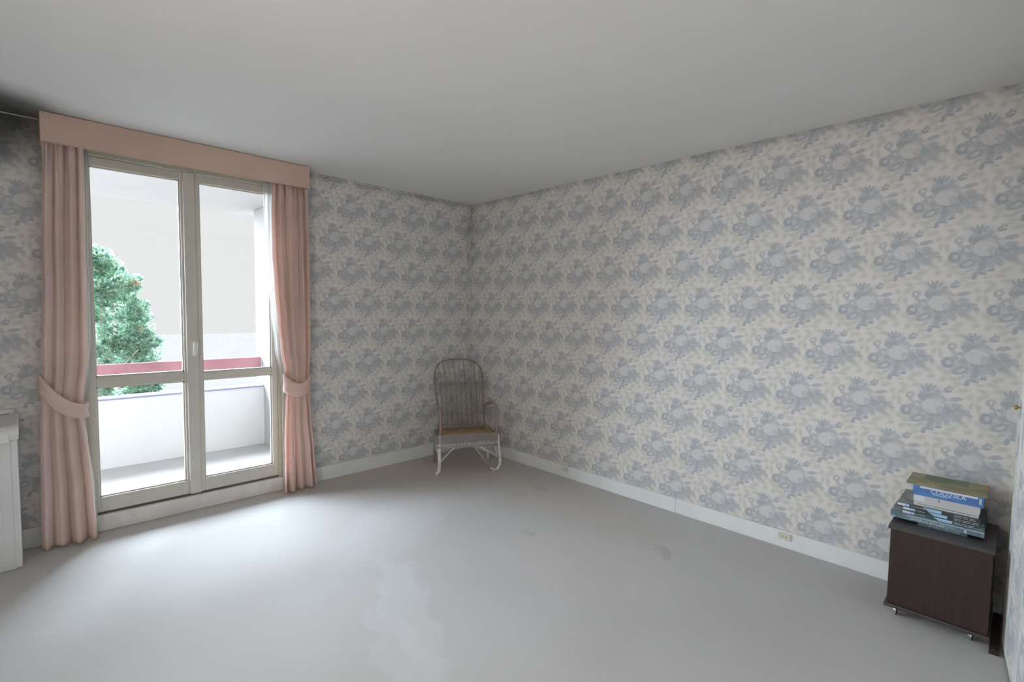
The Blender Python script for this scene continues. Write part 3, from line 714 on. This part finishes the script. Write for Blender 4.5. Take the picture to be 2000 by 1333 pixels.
b = B(); box(b, XF-.0046, XF-.004, -3.900, -3.700, .6225, .6315); obj('spine_band', off(b, l), wht, t)
b = B(); box(b, XF-.0046, XF-.004, -3.912, -3.904, .600, .628); obj('spine_label', off(b, l), pale, t)
text('title', 'COOZIILA', .026, (XF-.0046, -3.738, .6065), wht, t, 1.02, l)
text('subtitle', 'TEMPS PRESENT', .010, (XF-.0046, -3.748, .598), wht, t, .85, l)
# top: flat olive card folder
FLc = (-.21, -3.787, .635)
fo2 = thing('card_folder', 'worn olive-beige card folder with a green label lying on top of the book stack', 'folder', FLc, rz=0)
fm = paint('olive_beige_card', (.34, .31, .20), .8, .22, 9)
b = B(); box(b, -.316, -.112, -3.928, -3.650, .635, .6375, .001); box(b, -.312, -.114, -3.926, -3.652, .6378, .6402, .001); box(b, -.318, -.112, -3.929, -3.649, .6405, .643, .001)
obj('folder_leaf', off(b, FLc), fm, fo2)
obj('label', off(box(B(), -.215, -.116, -3.862, -3.702, .643, .6434), FLc), paint('green_label', (.20, .225, .15), .7, .1), fo2)
obj('corner_stain', off(box(B(), -.20, -.116, -3.927, -3.914, .643, .6432), FLc), paint('ochre_edge', (.42, .27, .10), .8, .2), fo2)

# ================================================================ SOCKETS, CLOSET DOOR
def socket(label, yc, zc, w, h):
    loc = (-.016, yc, zc); t = thing('wall_socket', label, 'socket', loc)
    obj('face_plate', off(box(B(), -.025, -.0165, yc-w/2, yc+w/2, zc-h/2, zc+h/2, .003), loc), ivory, t)
    for s in (-1, 1):
        b = B(); lathe(b, [(.0035, -.0256), (.0035, -.0249)], Matrix.Translation(V(0, yc+s*.0095, zc)) @ Matrix.Rotation(PI/2, 4, 'Y'), 10)
        obj('pin_hole', off(b, loc), darkgap, t)
    return t
socket('ivory two-pin wall socket on the baseboard left of the dark cabinet', -3.050, .073, .070, .044)
socket('small ivory wall socket on the baseboard near the cane chair', -1.322, .070, .050, .042)
tag(obj('junction_cap', box(B(), -.016, -.001, -1.352, -1.318, .105, .125, .004), ivory), 'tiny cream cap on top of the baseboard near the cane chair', 'cable cap')

DLc = (-.30, -4.006, 0)
cdr = thing('closet_door', 'wallpapered closet door with white mouldings and brass knob, edge-on at far right', 'door', DLc)
dang = math.atan(.104)
def dleaf(a0, a1, d0, d1, z0, z1, m, name, parent, bev=.001):   # a: distance along the leaf from its edge, d: depth in front of its face
    b = box(B(), -a1, -a0, -d1, -d0, z0, z1, bev)       # local, before turning (+y is the room side)
    for v in b.verts: v.co.y = -v.co.y
    bmesh.ops.transform(b, matrix=Matrix.Rotation(dang, 4, 'Z'), verts=b.verts[:])
    return obj(name, b, m, parent)
wpd = wallpaper('wallpaper_door', 0, -1, .11)
dleaf(0, 1.1, -.030, 0, .012, 2.47, wpd, 'door_leaf', cdr)
for a0, a1 in ((.095, .130), (.345, .415), (.98, 1.01)):
    dleaf(a0, a1, 0.0002, .002, .02, 2.46, white, 'moulding', cdr, .0005)
dleaf(0, .006, -.030, .0005, .012, 2.47, cream, 'edge_strip', cdr)
b = B(); kz = 1.052
mt = Matrix.Translation(V(-.035, -.004, kz)) @ Matrix.Rotation(-PI/2, 4, 'X')
lathe(b, [(.011, 0), (.011, .002), (.0045, .004), (.004, .011), (.009, .014), (.0115, .018), (.010, .022), (.003, .024)], mt, 18)
bmesh.ops.transform(b, matrix=Matrix.Rotation(dang, 4, 'Z'), verts=b.verts[:]); obj('knob', b, brass, cdr)
obj('trim_4', box(B(), -.028, -.0, -4.03, -4.002, 0, 2.48, .003), cream, kind='structure')
